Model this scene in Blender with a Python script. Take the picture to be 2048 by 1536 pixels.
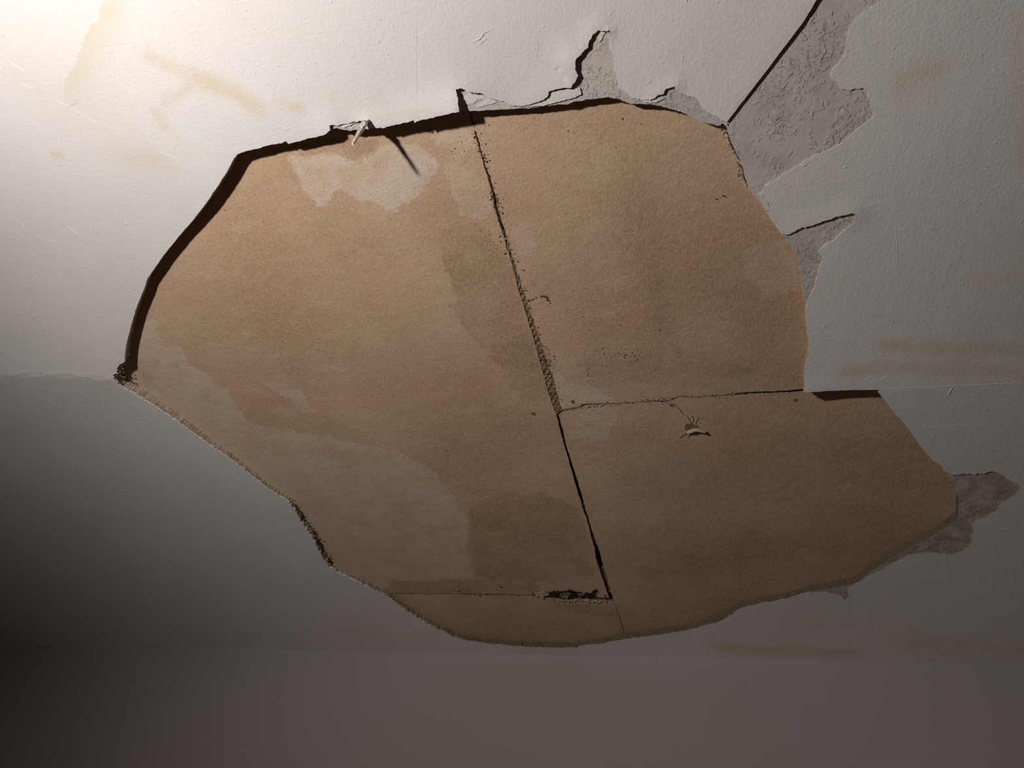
import bpy, math, random
import numpy as np
from mathutils import Matrix, Vector
from mathutils.geometry import delaunay_2d_cdt

for o in list(bpy.data.objects):
    bpy.data.objects.remove(o)
COL = bpy.context.scene.collection
rng = np.random.default_rng(7)
random.seed(7)

# ------------------------------------------------------------------ camera
FPX, CX, CY = 1500.0, 1024.0, 768.0
CAM = np.array([0.0, 0.0, 1.5])
H = 2.4                       # underside of the painted ceiling
YV = 2950.0                   # where the ceiling lines running to the wall meet
xv = 1240 + .295 * (YV - 1240)
a_ = np.array([xv - CX, YV - CY, FPX])
m_ = .01855
y0_ = 1290 + m_ * CX - CY
X_ = -(a_[1] * y0_ + FPX * FPX) / (a_[0] + a_[1] * m_)
dY = a_ / np.linalg.norm(a_)
dX = -np.array([X_, y0_ + m_ * X_, FPX]); dX /= np.linalg.norm(dX)
dZ = np.cross(dX, dY)
ROT = np.stack([dX, dY, dZ])  # camera (right, down, forward) -> world

scene = bpy.context.scene
cam_data = bpy.data.cameras.new('camera')
cam_data.sensor_fit = 'HORIZONTAL'
cam_data.sensor_width = 36.0
cam_data.lens = 36.0 * FPX / 2048.0
cam_data.clip_start = 0.01
cam = bpy.data.objects.new('camera', cam_data)
COL.objects.link(cam)
M = Matrix.Identity(4)
for r in range(3):
    M[r][0], M[r][1], M[r][2], M[r][3] = ROT[r, 0], -ROT[r, 1], -ROT[r, 2], CAM[r]
cam.matrix_world = M
scene.camera = cam

# ------------------------------------------------------------------ world, exposure, lamp
world = bpy.data.worlds.new('world')
scene.world = world
world.use_nodes = True
world.node_tree.nodes['Background'].inputs[0].default_value = (0.9, 0.85, 0.8, 1)
world.node_tree.nodes['Background'].inputs[1].default_value = 0.0
vs = scene.view_settings
vs.view_transform = 'Standard'; vs.look = 'None'; vs.exposure = 0.0; vs.gamma = 1.0
vs.use_curve_mapping = False
LAMP = np.array([-0.78, -0.46, H - 0.70])
LAMP_WATTS = 50.0
LAMP_AIM = np.array([-0.55, -0.20, H])
LAMP_COLOR = (0.99, 1.0, 0.965)
WALL_Y = 1.339

# ------------------------------------------------------------------ helpers
def seg_dist(P, A, B):
    """distance of points P (n,2) to segment AB, and parameter"""
    d = B - A
    t = np.clip(((P - A) @ d) / max(d @ d, 1e-12), 0, 1)
    return np.hypot(P[:, 0] - A[0] - t * d[0], P[:, 1] - A[1] - t * d[1]), t

def line_dist(P, pts):
    best = np.full(len(P), 1e9); par = np.zeros(len(P))
    for i in range(len(pts) - 1):
        d, t = seg_dist(P, pts[i], pts[i + 1])
        k = d < best
        best[k] = d[k]; par[k] = (i + t[k]) / (len(pts) - 1)
    return best, par

def inside(P, poly):
    x, y = P[:, 0], P[:, 1]
    res = np.zeros(len(P), bool)
    lo, hi = poly.min(0), poly.max(0)
    idx = np.where((x >= lo[0]) & (x <= hi[0]) & (y >= lo[1]) & (y <= hi[1]))[0]
    if not len(idx): return res
    xs, ys = x[idx], y[idx]; r = np.zeros(len(idx), bool)
    n = len(poly)
    for i in range(n):
        x1, y1 = poly[i]; x2, y2 = poly[(i + 1) % n]
        if y1 == y2: continue
        c = ((y1 > ys) != (y2 > ys)) & (xs < (x2 - x1) * (ys - y1) / (y2 - y1) + x1)
        r ^= c
    res[idx] = r
    return res

def sdf(P, poly):
    d, _ = line_dist(P, np.vstack([poly, poly[:1]]))
    return np.where(inside(P, poly), d, -d)

def flat(px, z):
    """photograph points -> world points on the level plane z"""
    px = np.atleast_2d(np.array(px, float))
    r = np.stack([px[:, 0] - CX, px[:, 1] - CY, np.full(len(px), FPX)], 1) @ ROT.T
    z = np.broadcast_to(z, len(px))
    return CAM + r * ((z - CAM[2]) / r[:, 2])[:, None]

def w2(px, z=H):
    return flat(px, z)[:, :2]

# smooth value noise in the plane
_tab = rng.random((64, 64))
def vnoise(P, s):
    q = P * s; i = np.floor(q).astype(int); f = q - i; f = f * f * (3 - 2 * f)
    g = lambda a, b: _tab[(i[:, 0] + a) % 64, (i[:, 1] + b) % 64]
    return ((g(0, 0) * (1 - f[:, 0]) + g(1, 0) * f[:, 0]) * (1 - f[:, 1]) +
            (g(0, 1) * (1 - f[:, 0]) + g(1, 1) * f[:, 0]) * f[:, 1]) * 2 - 1

# ---- how far the ceiling sags below H
CRACK_L = w2([(-260, 738), (0, 743), (150, 745), (228, 752)])
CRACK_R = w2([(1615, 784), (1760, 779), (2048, 764), (2300, 752)])
def sag(P):
    d, t = line_dist(P, CRACK_L)
    s = .011 * np.exp(-d / .10)
    d, t = line_dist(P, CRACK_R)
    s += .0022 * np.exp(-d / .07)
    s += .0012 * vnoise(P + 3.3, 4.0) + .0006 * vnoise(P + 1.7, 11.0)
    # belly along the broken top-left edge
    d, t = line_dist(P, SAG_TOP)
    s += .0035 * np.exp(-(d / .09) ** 2)
    return s
SAG_TOP = w2([(440, 350), (475, 309), (547, 289), (650, 270), (860, 238)])

# ---- paint skin curling away from the plaster: (points, start mm, end mm, reach mm)
LIFTS = [([(640, 271), (660, 262)], 1.5, 3, 22),
         ([(745, 256), (800, 248), (830, 244)], 3.5, 4.0, 20),
         ([(834, 243), (864, 236), (893, 229), (916, 225)], 6, 11, 30),
         ([(912, 180), (918, 225)], 3, 7, 16),
         ([(1080, 204), (1096, 190), (1125, 176), (1143, 176), (1154, 155), (1151, 125)], 1.5, 4.5, 22),
         ([(1151, 125), (1163, 107), (1178, 90), (1190, 66), (1197, 60)], 3.5, 2, 16),
         ([(1211, 58), (1218, 61)], 2, 2, 8),
         ([(1454, 243), (1536, 137), (1608, 42), (1633, 0), (1680, -65)], 1.2, 2.6, 35),
         ([(1600, 457), (1653, 441), (1703, 427)], 1.0, 2.0, 18),
         ([(1311, 196), (1331, 179), (1349, 173)], 1.2, 1.6, 10),
         ([(1617, 784), (1650, 783), (1680, 781)], 3.0, 0.5, 22)]
LIFTS_W = [(w2(p), a, b, w) for p, a, b, w in LIFTS]
def lift(P):
    s = np.zeros(len(P))
    for pts, a, b, w in LIFTS_W:
        d, t = line_dist(P, pts)
        s = np.maximum(s, (a + (b - a) * t) * .001 * np.exp(-(d / (w * .001)) ** 2))
    return s

def surf(px, lifted=False, up=0.0, skin=0.0):
    """photograph points -> world points on the sagging ceiling underside"""
    px = np.atleast_2d(np.array(px, float))
    z = np.full(len(px), H)
    for _ in range(5):
        p = flat(px, z)
        z = H - sag(p[:, :2]) + up + (tsk(p[:, :2]) * skin if skin else 0)
        if lifted: z = z - lift(p[:, :2])
    return flat(px, z)

def ragged(pts, amp, step=3.0, closed=True, seed=0, smooth=False):
    """subdivide a traced outline and roughen it; pts rows may carry their own amp as third value"""
    r = np.random.default_rng(seed)
    pts = [tuple(p) for p in pts]
    out = []
    n = len(pts)
    for i in range(n if closed else n - 1):
        p, q = pts[i], pts[(i + 1) % n]
        a = p[2] if len(p) > 2 else amp
        A, B = np.array(p[:2], float), np.array(q[:2], float)
        L = np.linalg.norm(B - A)
        k = max(1, int(round(L / step)))
        nrm = np.array([-(B - A)[1], (B - A)[0]]) / max(L, 1e-6)
        walk = r.normal(0, 1, k + 1)
        low = np.interp(np.linspace(0, 1, k + 1), np.linspace(0, 1, max(2, k // 4 + 2)), r.normal(0, 1, max(2, k // 4 + 2)))
        for j in range(k):
            t = j / k
            off = a * (.55 * walk[j] + .7 * low[j]) * min(1, 4 * min(t, 1 - t) + .35)
            out.append(A + (B - A) * t + nrm * off)
    if not closed: out.append(np.array(pts[-1][:2], float))
    return np.array(out)

def mesh_obj(name, V, F, mat, parent=None, smooth=False, attrs=None, mats=None, fmat=None):
    me = bpy.data.meshes.new(name)
    V = np.asarray(V, np.float32)
    me.from_pydata(V.tolist(), [], [list(map(int, f)) for f in F])
    me.update()
    for m in (mats or [mat]): me.materials.append(m)
    if fmat is not None: me.polygons.foreach_set('material_index', np.array(fmat, np.int32))
    if smooth: me.polygons.foreach_set('use_smooth', np.ones(len(me.polygons), bool))
    for k, v in (attrs or {}).items():
        at = me.attributes.new(k, 'FLOAT', 'POINT'); at.data.foreach_set('value', np.asarray(v, np.float32))
    ob = bpy.data.objects.new(name, me); COL.objects.link(ob)
    if parent: ob.parent = parent
    return ob

def tri_plane(loops, pts, keep):
    """constrained triangulation of loops (list of (n,2)) + free points; keep(centroids)->mask"""
    vs_, ed = [], []
    for lp in loops:
        b = len(vs_); n = len(lp)
        vs_ += [Vector((float(x), float(y))) for x, y in lp]
        ed += [(b + i, b + (i + 1) % n) for i in range(n)]
    vs_ += [Vector((float(x), float(y))) for x, y in pts]
    v, e, f, *_ = delaunay_2d_cdt(vs_, ed, [], 0, 1e-6, False)
    V = np.array([(p.x, p.y) for p in v]); F = np.array(f)
    c = V[F].mean(1)
    F = F[keep(c)]
    # counter-clockwise seen from above
    A, B, C = V[F[:, 0]], V[F[:, 1]], V[F[:, 2]]
    s = (B[:, 0] - A[:, 0]) * (C[:, 1] - A[:, 1]) - (B[:, 1] - A[:, 1]) * (C[:, 0] - A[:, 0])
    F[s < 0] = F[s < 0][:, ::-1]
    F = F[np.abs(s) > 1e-12]
    used = np.unique(F); mp = -np.ones(len(V), int); mp[used] = np.arange(len(used))
    return V[used], mp[F]

def plate(name, V2, F, zlow, zhigh, mat, side_mat=None, parent=None, attrs=None, side_jit=0.0, seed=1):
    """solid plate: underside zlow, upper side zhigh, walls along every open edge"""
    n = len(V2)
    e = np.vstack([F[:, [0, 1]], F[:, [1, 2]], F[:, [2, 0]]])
    key = e[:, 0].astype(np.int64) * n + e[:, 1]; rev = e[:, 1].astype(np.int64) * n + e[:, 0]
    bd = e[~np.isin(key, rev)]
    low = np.column_stack([V2, zlow]); high = np.column_stack([V2, zhigh])
    # mid ring roughens the broken edge
    bv = np.unique(bd); r = np.random.default_rng(seed)
    mids = {}
    extra = []
    for k, b in enumerate(bv):
        mids[b] = 2 * n + k
        p = (low[b] * .5 + high[b] * .5).copy(); p[:2] += r.normal(0, 1, 2) * side_jit
        extra.append(p)
    V = np.vstack([low, high] + ([np.array(extra)] if len(extra) else []))
    faces = [tuple(f[::-1]) for f in F] + [tuple(f + n) for f in F]
    fm = [0] * (2 * len(F))
    for a, b in bd:
        faces.append((a, b, mids[b], mids[a])); faces.append((mids[a], mids[b], b + n, a + n)); fm += [1, 1]
    at = None
    if attrs:
        at = {}
        for k, v in attrs.items():
            at[k] = np.concatenate([v, v, v[bv]])
    return mesh_obj(name, V, faces, None, parent, attrs=at, mats=[mat, side_mat or mat], fmat=fm)

# ------------------------------------------------------------------ materials
def new_mat(name, rough=.8, spec=.3):
    m = bpy.data.materials.new(name); m.use_nodes = True
    nt = m.node_tree; b = nt.nodes['Principled BSDF']
    b.inputs['Roughness'].default_value = rough
    b.inputs['Specular IOR Level'].default_value = spec
    return m, nt, b

class NB:
    def __init__(s, nt):
        s.nt = nt; s.tc = nt.nodes.new('ShaderNodeTexCoord')
    def n(s, t, **kw):
        x = s.nt.nodes.new(t)
        for k, v in kw.items(): setattr(x, k, v)
        return x
    def link(s, a, b): s.nt.links.new(a, b)
    def coord(s, scale=(1, 1, 1), rot=(0, 0, 0)):
        mp = s.n('ShaderNodeMapping'); mp.inputs['Scale'].default_value = scale; mp.inputs['Rotation'].default_value = rot
        s.link(s.tc.outputs['Object'], mp.inputs[0]); return mp.outputs[0]
    def noise(s, scale, detail=3, rough=.5, vec=None, dist=0):
        x = s.n('ShaderNodeTexNoise'); x.inputs['Scale'].default_value = scale; x.inputs['Detail'].default_value = detail
        x.inputs['Roughness'].default_value = rough; x.inputs['Distortion'].default_value = dist
        s.link(vec if vec is not None else s.tc.outputs['Object'], x.inputs['Vector']); return x.outputs['Fac']
    def vor(s, scale, feat='F1', vec=None):
        x = s.n('ShaderNodeTexVoronoi', feature=feat); x.inputs['Scale'].default_value = scale
        s.link(vec if vec is not None else s.tc.outputs['Object'], x.inputs['Vector']); return x.outputs['Distance']
    def math(s, op, a, b=None, c=None):
        x = s.n('ShaderNodeMath', operation=op)
        for i, v in enumerate((a, b, c)):
            if v is None: continue
            if isinstance(v, (int, float)): x.inputs[i].default_value = v
            else: s.link(v, x.inputs[i])
        return x.outputs[0]
    def ramp(s, v, lo, hi, a=0., b=1.):
        x = s.n('ShaderNodeMapRange', interpolation_type='SMOOTHSTEP')
        for i, q in enumerate((v, lo, hi, a, b)):
            if isinstance(q, (int, float)): x.inputs[i].default_value = q
            else: s.link(q, x.inputs[i])
        return x.outputs[0]
    def attr(s, name):
        x = s.n('ShaderNodeAttribute', attribute_name=name); return x.outputs['Fac']
    def mix(s, f, a, b, mode='MIX'):
        x = s.n('ShaderNodeMix', data_type='RGBA', blend_type=mode)
        if isinstance(f, (int, float)): x.inputs[0].default_value = f
        else: s.link(f, x.inputs[0])
        for i, q in ((6, a), (7, b)):
            if isinstance(q, tuple): x.inputs[i].default_value = (*q, 1)
            else: s.link(q, x.inputs[i])
        return x.outputs[2]
    def bump(s, h, dist, strength=1.0, normal=None):
        x = s.n('ShaderNodeBump'); x.inputs['Distance'].default_value = dist; x.inputs['Strength'].default_value = strength
        s.link(h, x.inputs['Height'])
        if normal is not None: s.link(normal, x.inputs['Normal'])
        return x.outputs[0]

def paint_material():
    m, nt, b = new_mat('old_white_paint', .62, .25); k = NB(nt)
    c = k.mix(k.ramp(k.noise(3.0, 4), .35, .7), (.745, .672, .65), (.705, .632, .605))
    # soft brown damp blotches
    st = k.math('ADD', k.attr('stain'), k.math('MULTIPLY', k.math('SUBTRACT', k.noise(14, 4, .6), .5), k.math('MULTIPLY', k.attr('stain'), 1.1)))
    c = k.mix(k.ramp(st, .05, 1., 0., .55), c, (.64, .47, .27))
    # damp tide line: hard on one side, fading on the other
    t = k.math('ADD', k.attr('tide'), k.math('MULTIPLY', k.math('SUBTRACT', k.noise(60, 4, .6), .5), .016))
    tide = k.math('MULTIPLY', k.math('MULTIPLY', k.ramp(t, -.0006, .0012), k.ramp(t, 0., .05, .36, 0.)), k.attr('tideamt'))
    c = k.mix(tide, c, (.60, .47, .24))
    # speckle of dirt
    c = k.mix(k.ramp(k.noise(900, 1), .74, .80, 0., .25), c, (.35, .27, .2))
    nt.links.new(c, b.inputs['Base Color'])
    h = k.math('ADD', k.noise(290, 4, .6), k.math('MULTIPLY', k.noise(60, 3, .55, k.coord((1, .45, 1), (0, 0, .25))), .8))
    nb = k.bump(h, .0016, .36)
    h2 = k.ramp(k.noise(75, 2, .5), .70, .78)
    nb = k.bump(h2, .0012, .35, nb)
    nt.links.new(nb, b.inputs['Normal'])
    return m

def shade_soak(k, c, col, amt):
    """right side: dim light painted into the broken edges, brown water in base coat"""
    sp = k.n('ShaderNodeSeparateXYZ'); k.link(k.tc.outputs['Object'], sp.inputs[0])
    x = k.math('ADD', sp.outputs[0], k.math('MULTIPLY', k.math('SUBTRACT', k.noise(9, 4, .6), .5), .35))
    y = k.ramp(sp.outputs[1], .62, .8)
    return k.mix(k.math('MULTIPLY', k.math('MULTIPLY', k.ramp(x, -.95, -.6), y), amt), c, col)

def basecoat_material():
    m, nt, b = new_mat('bare_base_plaster', .9, .1); k = NB(nt)
    c = k.mix(k.ramp(k.noise(22, 5, .6), .38, .66), (.60, .52, .48), (.53, .45, .41))
    c = k.mix(k.ramp(k.noise(70, 5, .65), .62, .72, 0., .4), c, (.42, .33, .27))
    c = shade_soak(k, c, (.34, .26, .215), k.ramp(k.noise(40, 5, .65), .38, .62, .2, .8))
    nt.links.new(c, b.inputs['Base Color'])
    v = k.coord((1, 1, 1), (0, 0, .5))
    lay = k.math('ADD', k.ramp(k.noise(85, 3, .55, v, .6), .52, .545), k.math('MULTIPLY', k.ramp(k.noise(150, 3, .6, v, .5), .55, .58), .7))
    h = k.math('MULTIPLY', lay, k.ramp(k.noise(16, 3), .40, .56))
    h = k.math('ADD', h, k.math('MULTIPLY', k.noise(260, 4, .6), .5))
    nt.links.new(k.bump(h, .0012, .8), b.inputs['Normal'])
    return m

def edge_material():
    m, nt, b = new_mat('broken_plaster_edge', .95, .05); k = NB(nt)
    c = k.mix(k.ramp(k.noise(120, 4, .7), .4, .62), (.60, .49, .37), (.42, .32, .23))
    c = shade_soak(k, c, (.17, .125, .085), .9)  # weak light on the far right rim put into the edge colour
    nt.links.new(c, b.inputs['Base Color'])
    nt.links.new(k.bump(k.noise(420, 4, .7), .003, .9), b.inputs['Normal'])
    return m

def kraft_material():
    m, nt, b = new_mat('brown_board_paper', .88, .12); k = NB(nt)
    c = k.mix(k.ramp(k.noise(5.0, 5, .6), .32, .68), (.585, .372, .252), (.49, .295, .19))
    c = k.mix(k.ramp(k.noise(13, 4, .6, k.coord((1, 2.2, 1), (0, 0, .4))), .5, .72, 0., .45), c, (.62, .45, .30))
    jig = k.math('ADD', k.math('MULTIPLY', k.math('SUBTRACT', k.noise(36, 6, .68), .5), .032), k.math('MULTIPLY', k.math('SUBTRACT', k.noise(160, 3, .6), .5), .006))
    pale = k.ramp(k.math('ADD', k.attr('pale'), jig), -.0012, .0022)
    pale = k.math('MULTIPLY', pale, k.ramp(k.noise(28, 5, .65), .3, .62, .35, 1.))
    c = k.mix(k.math('MULTIPLY', pale, k.attr('paleamt')), c, (.68, .525, .425))
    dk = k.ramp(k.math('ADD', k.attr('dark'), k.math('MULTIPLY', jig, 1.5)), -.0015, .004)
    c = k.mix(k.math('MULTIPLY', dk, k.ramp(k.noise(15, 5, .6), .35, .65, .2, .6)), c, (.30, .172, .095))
    sd = k.attr('soft')
    c = k.mix(k.math('MULTIPLY', sd, k.ramp(k.noise(18, 4, .6), .3, .7, .5, 1.)), c, (.27, .15, .09))
    # fibres and grit
    c = k.mix(k.ramp(k.noise(420, 3, .7, k.coord((1, .4, 1), (0, 0, .9))), .35, .7, 0., .42), c, (.66, .49, .33))
    c = k.mix(k.ramp(k.noise(520, 3, .7, k.coord((.45, 1, 1), (0, 0, .3))), .52, .76, 0., .45), c, (.21, .12, .075))
    c = k.mix(k.ramp(k.noise(300, 1), .77, .81, 0., .6), c, (.08, .05, .03))
    nt.links.new(c, b.inputs['Base Color'])
    h = k.math('ADD', k.noise(260, 4, .65), k.math('MULTIPLY', k.noise(60, 3), .9))
    nt.links.new(k.bump(h, .0016, .55), b.inputs['Normal'])
    return m

def simple_noise(name, c1, c2, scale, rough=.85, bump=.001, bs=.5, spec=.2, bscale=None):
    m, nt, b = new_mat(name, rough, spec); k = NB(nt)
    nt.links.new(k.mix(k.ramp(k.noise(scale, 4, .6), .35, .65), c1, c2), b.inputs['Base Color'])
    nt.links.new(k.bump(k.noise(bscale or scale * 3, 4, .6), bump, bs), b.inputs['Normal'])
    return m

def wall_material():
    m, nt, b = new_mat('wall_paint', .7, .2); k = NB(nt)
    c = k.mix(k.ramp(k.noise(1.5, 4), .3, .7), (.405, .352, .335), (.38, .328, .31))
    nt.links.new(c, b.inputs['Base Color'])
    nt.links.new(k.bump(k.noise(220, 3), .0008, .25), b.inputs['Normal'])
    return m

def floor_material():
    m, nt, b = new_mat('floor_boards', .55, .3); k = NB(nt)
    c = k.mix(k.ramp(k.noise(6, 5, .6, k.coord((1, 9, 1))), .3, .7), (.22, .18, .16), (.17, .135, .118))
    nt.links.new(c, b.inputs['Base Color'])
    return m

PAINT = paint_material(); BASE = basecoat_material(); EDGE = edge_material(); KRAFT = kraft_material()
WALL = wall_material(); FLOOR = floor_material()
def skim_edge_material():
    m, nt, b = new_mat('paint_edge', .9, .1); k = NB(nt)
    c = k.mix(k.ramp(k.noise(150, 4, .6), .35, .65), (.70, .66, .61), (.60, .54, .47))
    nt.links.new(shade_soak(k, c, (.30, .245, .185), .8), b.inputs['Base Color'])  # same dim far rim painted into the paint edge
    nt.links.new(k.bump(k.noise(450, 4, .6), .001, .5), b.inputs['Normal'])
    return m
SKIMEDGE = skim_edge_material()
GYPSUM = simple_noise('crumbly_joint', (.42, .285, .175), (.20, .12, .068), 170, .95, .004, 1.0, .05, 330)
VOID = simple_noise('dark_gap_slab', (.035, .022, .014), (.02, .012, .008), 30)  # dark colour stands in for the shaded void above the boards
MOULD = simple_noise('black_mould', (.018, .014, .012), (.05, .035, .026), 200, .95, .002, .8)
PAPER = simple_noise('torn_paper', (.50, .40, .30), (.42, .32, .23), 90, .9, .0008, .5)
WHITEPAPER = simple_noise('torn_paint_skin', (.80, .77, .72), (.70, .66, .60), 120, .8, .0006, .4)
KRAFT2 = simple_noise('paper_fibre', (.42, .31, .21), (.36, .26, .17), 90, .9)
TORN = simple_noise('torn_brown_fibre', (.30, .2, .125), (.2, .125, .08), 160, .95, .002, .8)
NAIL = simple_noise('rusty_nail', (.12, .085, .06), (.20, .14, .09), 300, .6, .0005, .4, .4)
CRUMB = simple_noise('dark_crumb', (.05, .03, .02), (.12, .07, .045), 200, .95)
WHITE_PLASTIC = simple_noise('white_plastic', (.8, .8, .78), (.76, .76, .74), 20, .4, .0002, .1)
BRASS = simple_noise('brass_cap', (.45, .33, .14), (.38, .27, .1), 60, .35, .0002, .1, .5)

# ------------------------------------------------------------------ traced outlines (photograph pixels, then put on the ceiling)
HOLE = [(475, 308), (506, 299, 1.2), (547, 289, 1.2), (572, 283), (578, 288), (625, 275, 1.0), (649, 270), (660, 261), (673, 255.5),
        (697, 261.5), (717, 259), (741, 257), (764, 256, 1.2), (787, 251, 1.2), (805, 246), (827, 241), (829.5, 246), (834, 242, 1.0), (864, 236, 1.2), (893, 228.5, 1.2),
        (916, 224), (925, 222.6), (940, 222), (981, 220, .6), (1025, 218, .6), (1069, 215, .6), (1112, 209.5, .6), (1138, 208), (1156, 202, .6), (1182, 198.5), (1217, 194), (1240, 199),
        (1261, 207.5), (1284, 208), (1308, 209.5), (1331, 215), (1360, 222.7), (1378, 231.5), (1401, 243), (1437, 252), (1445, 247), (1452, 252), (1463, 287),
        (1475, 311), (1486, 334), (1490, 355), (1495, 371), (1507, 392), (1518, 404), (1536, 429), (1561, 466), (1578, 485), (1591, 508), (1600, 537), (1603, 567), (1610.6, 608),
        (1613.5, 652), (1619, 693), (1616, 713), (1610, 734), (1608.6, 760), (1607.7, 783, .3), (1615, 785, .3), (1653, 782, .3), (1697, 780.5, .3), (1760, 779.5, .3), (1755.6, 785),
        (1767, 797), (1785, 820), (1800, 838), (1817, 858), (1832, 879), (1849, 902), (1864, 921), (1873, 925.6), (1884, 934), (1893, 949), (1905, 969), (1914, 990),
        (1917, 1008), (1916, 1035), (1893, 1053), (1857, 1077), (1816, 1096), (1783, 1117), (1757, 1134), (1733, 1149), (1713, 1166), (1681, 1173), (1652, 1178), (1622, 1184), (1593, 1192),
        (1555, 1202), (1520, 1208), (1490, 1215), (1476, 1220), (1461, 1231), (1440, 1244), (1417, 1250), (1396, 1256), (1373, 1261.6), (1344, 1266), (1300, 1273), (1245, 1280), (1201, 1288), (1157, 1293), (1153, 1296.5),
        (1099, 1296), (1026, 1293), (982, 1288.6), (938, 1283), (908, 1275), (888, 1264), (866, 1254), (822, 1228), (775, 1194), (740, 1177), (705, 1160), (676, 1146), (658, 1134, 1.8), (645, 1117, 1.8), (635, 1096, 1.5), (623, 1073, 1.5),
        (608, 1049, 2.0), (600, 1040, 2.0), (588, 1017, 1.5), (575, 1003, .5), (540, 981, .5), (501, 950, .5), (460, 919, .5), (414, 887, .5), (370, 855, .5), (331, 828, .5), (296, 805, .5), (267, 787, .5), (241, 773), (229, 760, 1.5),
        (225, 751), (236, 748, 1.5), (233, 743, 1.5), (238, 729), (248, 724.5), (250, 706, .4), (254, 682, .4), (267, 634, .4), (279, 600, .4), (288, 578, .4), (295, 557, .4), (310, 535, .4), (326, 512, .4), (355, 475.6, .4), (384, 443, .4), (414, 404, .4), (431, 379, .4),
        (452, 347, .4), (468, 316)]
PEELS = {
 'notch': [(659, 268), (659.5, 251), (685, 249.5), (700, 246), (729, 240.5), (735, 241), (745, 255.5), (750, 290), (668, 290)],
 'strip': [(918, 226), (916, 205), (911, 178.5), (924, 177), (935, 184), (966, 188), (975, 195), (998, 201), (1028, 212), (1045, 212), (1069, 206.5), (1086, 200), (1095, 194), (1097, 184), (1110, 179), (1127, 175.5), (1141, 176.5),
           (1151, 164), (1156.5, 151), (1151, 140.6), (1151, 120), (1163, 107), (1176, 95), (1179, 80.5), (1186, 69), (1196.5, 60.6), (1212, 63), (1218, 61), (1216, 53), (1221, 63), (1218.5, 75), (1219, 95), (1227, 111), (1229, 132), (1231.6, 149), (1235, 164),
           (1237.5, 176), (1252, 184.6), (1262, 195), (1284, 199), (1302, 200), (1311, 196), (1314, 192), (1327, 187.5), (1331, 178), (1349, 173), (1357, 184), (1375, 192), (1393, 197), (1402, 211), (1413, 222), (1437, 236), (1453.5, 244.5),
           (1446, 275), (1380, 270), (1300, 250), (1200, 235), (1000, 250), (925, 250)],
 'right': [(1453, 245, .25), (1536, 137.5, .25), (1608, 42, .25), (1633, 0, .25), (1682, -65), (1900, -70), (1830, -30), (1769, 1), (1752, 10), (1735, 20), (1711, 41), (1698, 61), (1692, 88), (1689, 111), (1679, 126), (1665, 138), (1660, 152), (1665, 161), (1676, 167), (1682, 177),
           (1700, 181), (1726, 176), (1736, 183), (1741, 205), (1747, 226), (1746, 234), (1723, 252), (1703, 269), (1682, 288), (1653, 302), (1629, 312), (1606, 325), (1588, 337), (1568, 348), (1556, 357), (1539, 365), (1530, 373), (1525, 384), (1516, 389),
           (1532, 396), (1538, 410), (1537, 424), (1533, 432), (1500, 420), (1470, 380), (1440, 300), (1444, 262)],
 'tongue': [(1555, 468), (1580, 468.7), (1597, 458), (1624, 451), (1653, 441), (1682, 432), (1703, 427), (1710, 429), (1709, 445), (1694, 457), (1679, 470), (1665, 483), (1650, 489), (1637, 504), (1641, 511), (1646, 515.5), (1635, 549), (1626, 581), (1616, 602), (1612, 618), (1600, 640), (1585, 560), (1570, 500)],
 'corner': [(1885, 940), (1905, 951), (1922, 949), (1940, 948), (1952, 950.5), (1969, 947.6), (1984, 943), (2001, 947.6), (2013, 958), (2028, 965), (2042, 977), (2028, 993), (2004, 1007), (1993, 1022), (1975, 1034), (1955, 1041), (1943, 1050), (1947, 1063), (1943, 1087), (1928, 1101), (1908, 1110), (1884, 1108), (1864, 1106), (1840, 1108), (1820, 1110), (1800, 1121),
            (1780, 1131), (1748, 1148), (1718, 1166), (1700, 1163), (1760, 1125), (1850, 1070), (1905, 1035)],
 'drip': [(1712, 1166), (1695, 1180), (1697, 1195), (1690, 1199), (1681, 1190), (1663, 1187.5), (1645, 1184), (1622, 1186), (1622, 1178), (1690, 1160)],
}
SMALL_PEELS = {'notch', 'drip'}
T = .0158          # plaster thickness
def tsk(P):       # of which the paint skin, thicker on the left
    u = np.clip((-.45 - P[:, 0]) / .4, 0, 1); return .0017 + .0021 * u * u * (3 - 2 * u)
TS = .0030

# world outlines
hole_base = surf(ragged(HOLE, .8, 3.2, seed=11), skin=1)[:, :2]
hole_skin_px = ragged(HOLE, .9, 3.2, seed=12)
hole_skin = surf(hole_skin_px, lifted=True)[:, :2]
peels_w = {k: surf(ragged(v, .9, 2.6, seed=20 + i), lifted=True)[:, :2] for i, (k, v) in enumerate(PEELS.items())}

ROOM = dict(x0=-3.0, x1=3.2, y0=-4.2, y1=WALL_Y)
outer = np.array([(ROOM['x0'] - .05, ROOM['y0'] - .05), (ROOM['x1'] + .05, ROOM['y0'] - .05), (ROOM['x1'] + .05, ROOM['y1'] + .05), (ROOM['x0'] - .05, ROOM['y1'] + .05)])

def grid_pts(step, x0, x1, y0, y1, jit=.25, seed=3):
    r = np.random.default_rng(seed)
    xs = np.arange(x0 + step / 2, x1, step); ys = np.arange(y0 + step / 2, y1, step)
    g = np.stack(np.meshgrid(xs, ys), -1).reshape(-1, 2)
    return g + r.uniform(-jit, jit, g.shape) * step

def near_mask(P, lines, r):
    d = np.full(len(P), 1e9)
    for l in lines:
        lo, hi = l.min(0) - r, l.max(0) + r
        idx = np.where(((P > lo) & (P < hi)).all(1))[0]
        if len(idx):
            dd, _ = line_dist(P[idx], l); d[idx] = np.minimum(d[idx], dd)
    return d

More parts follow.
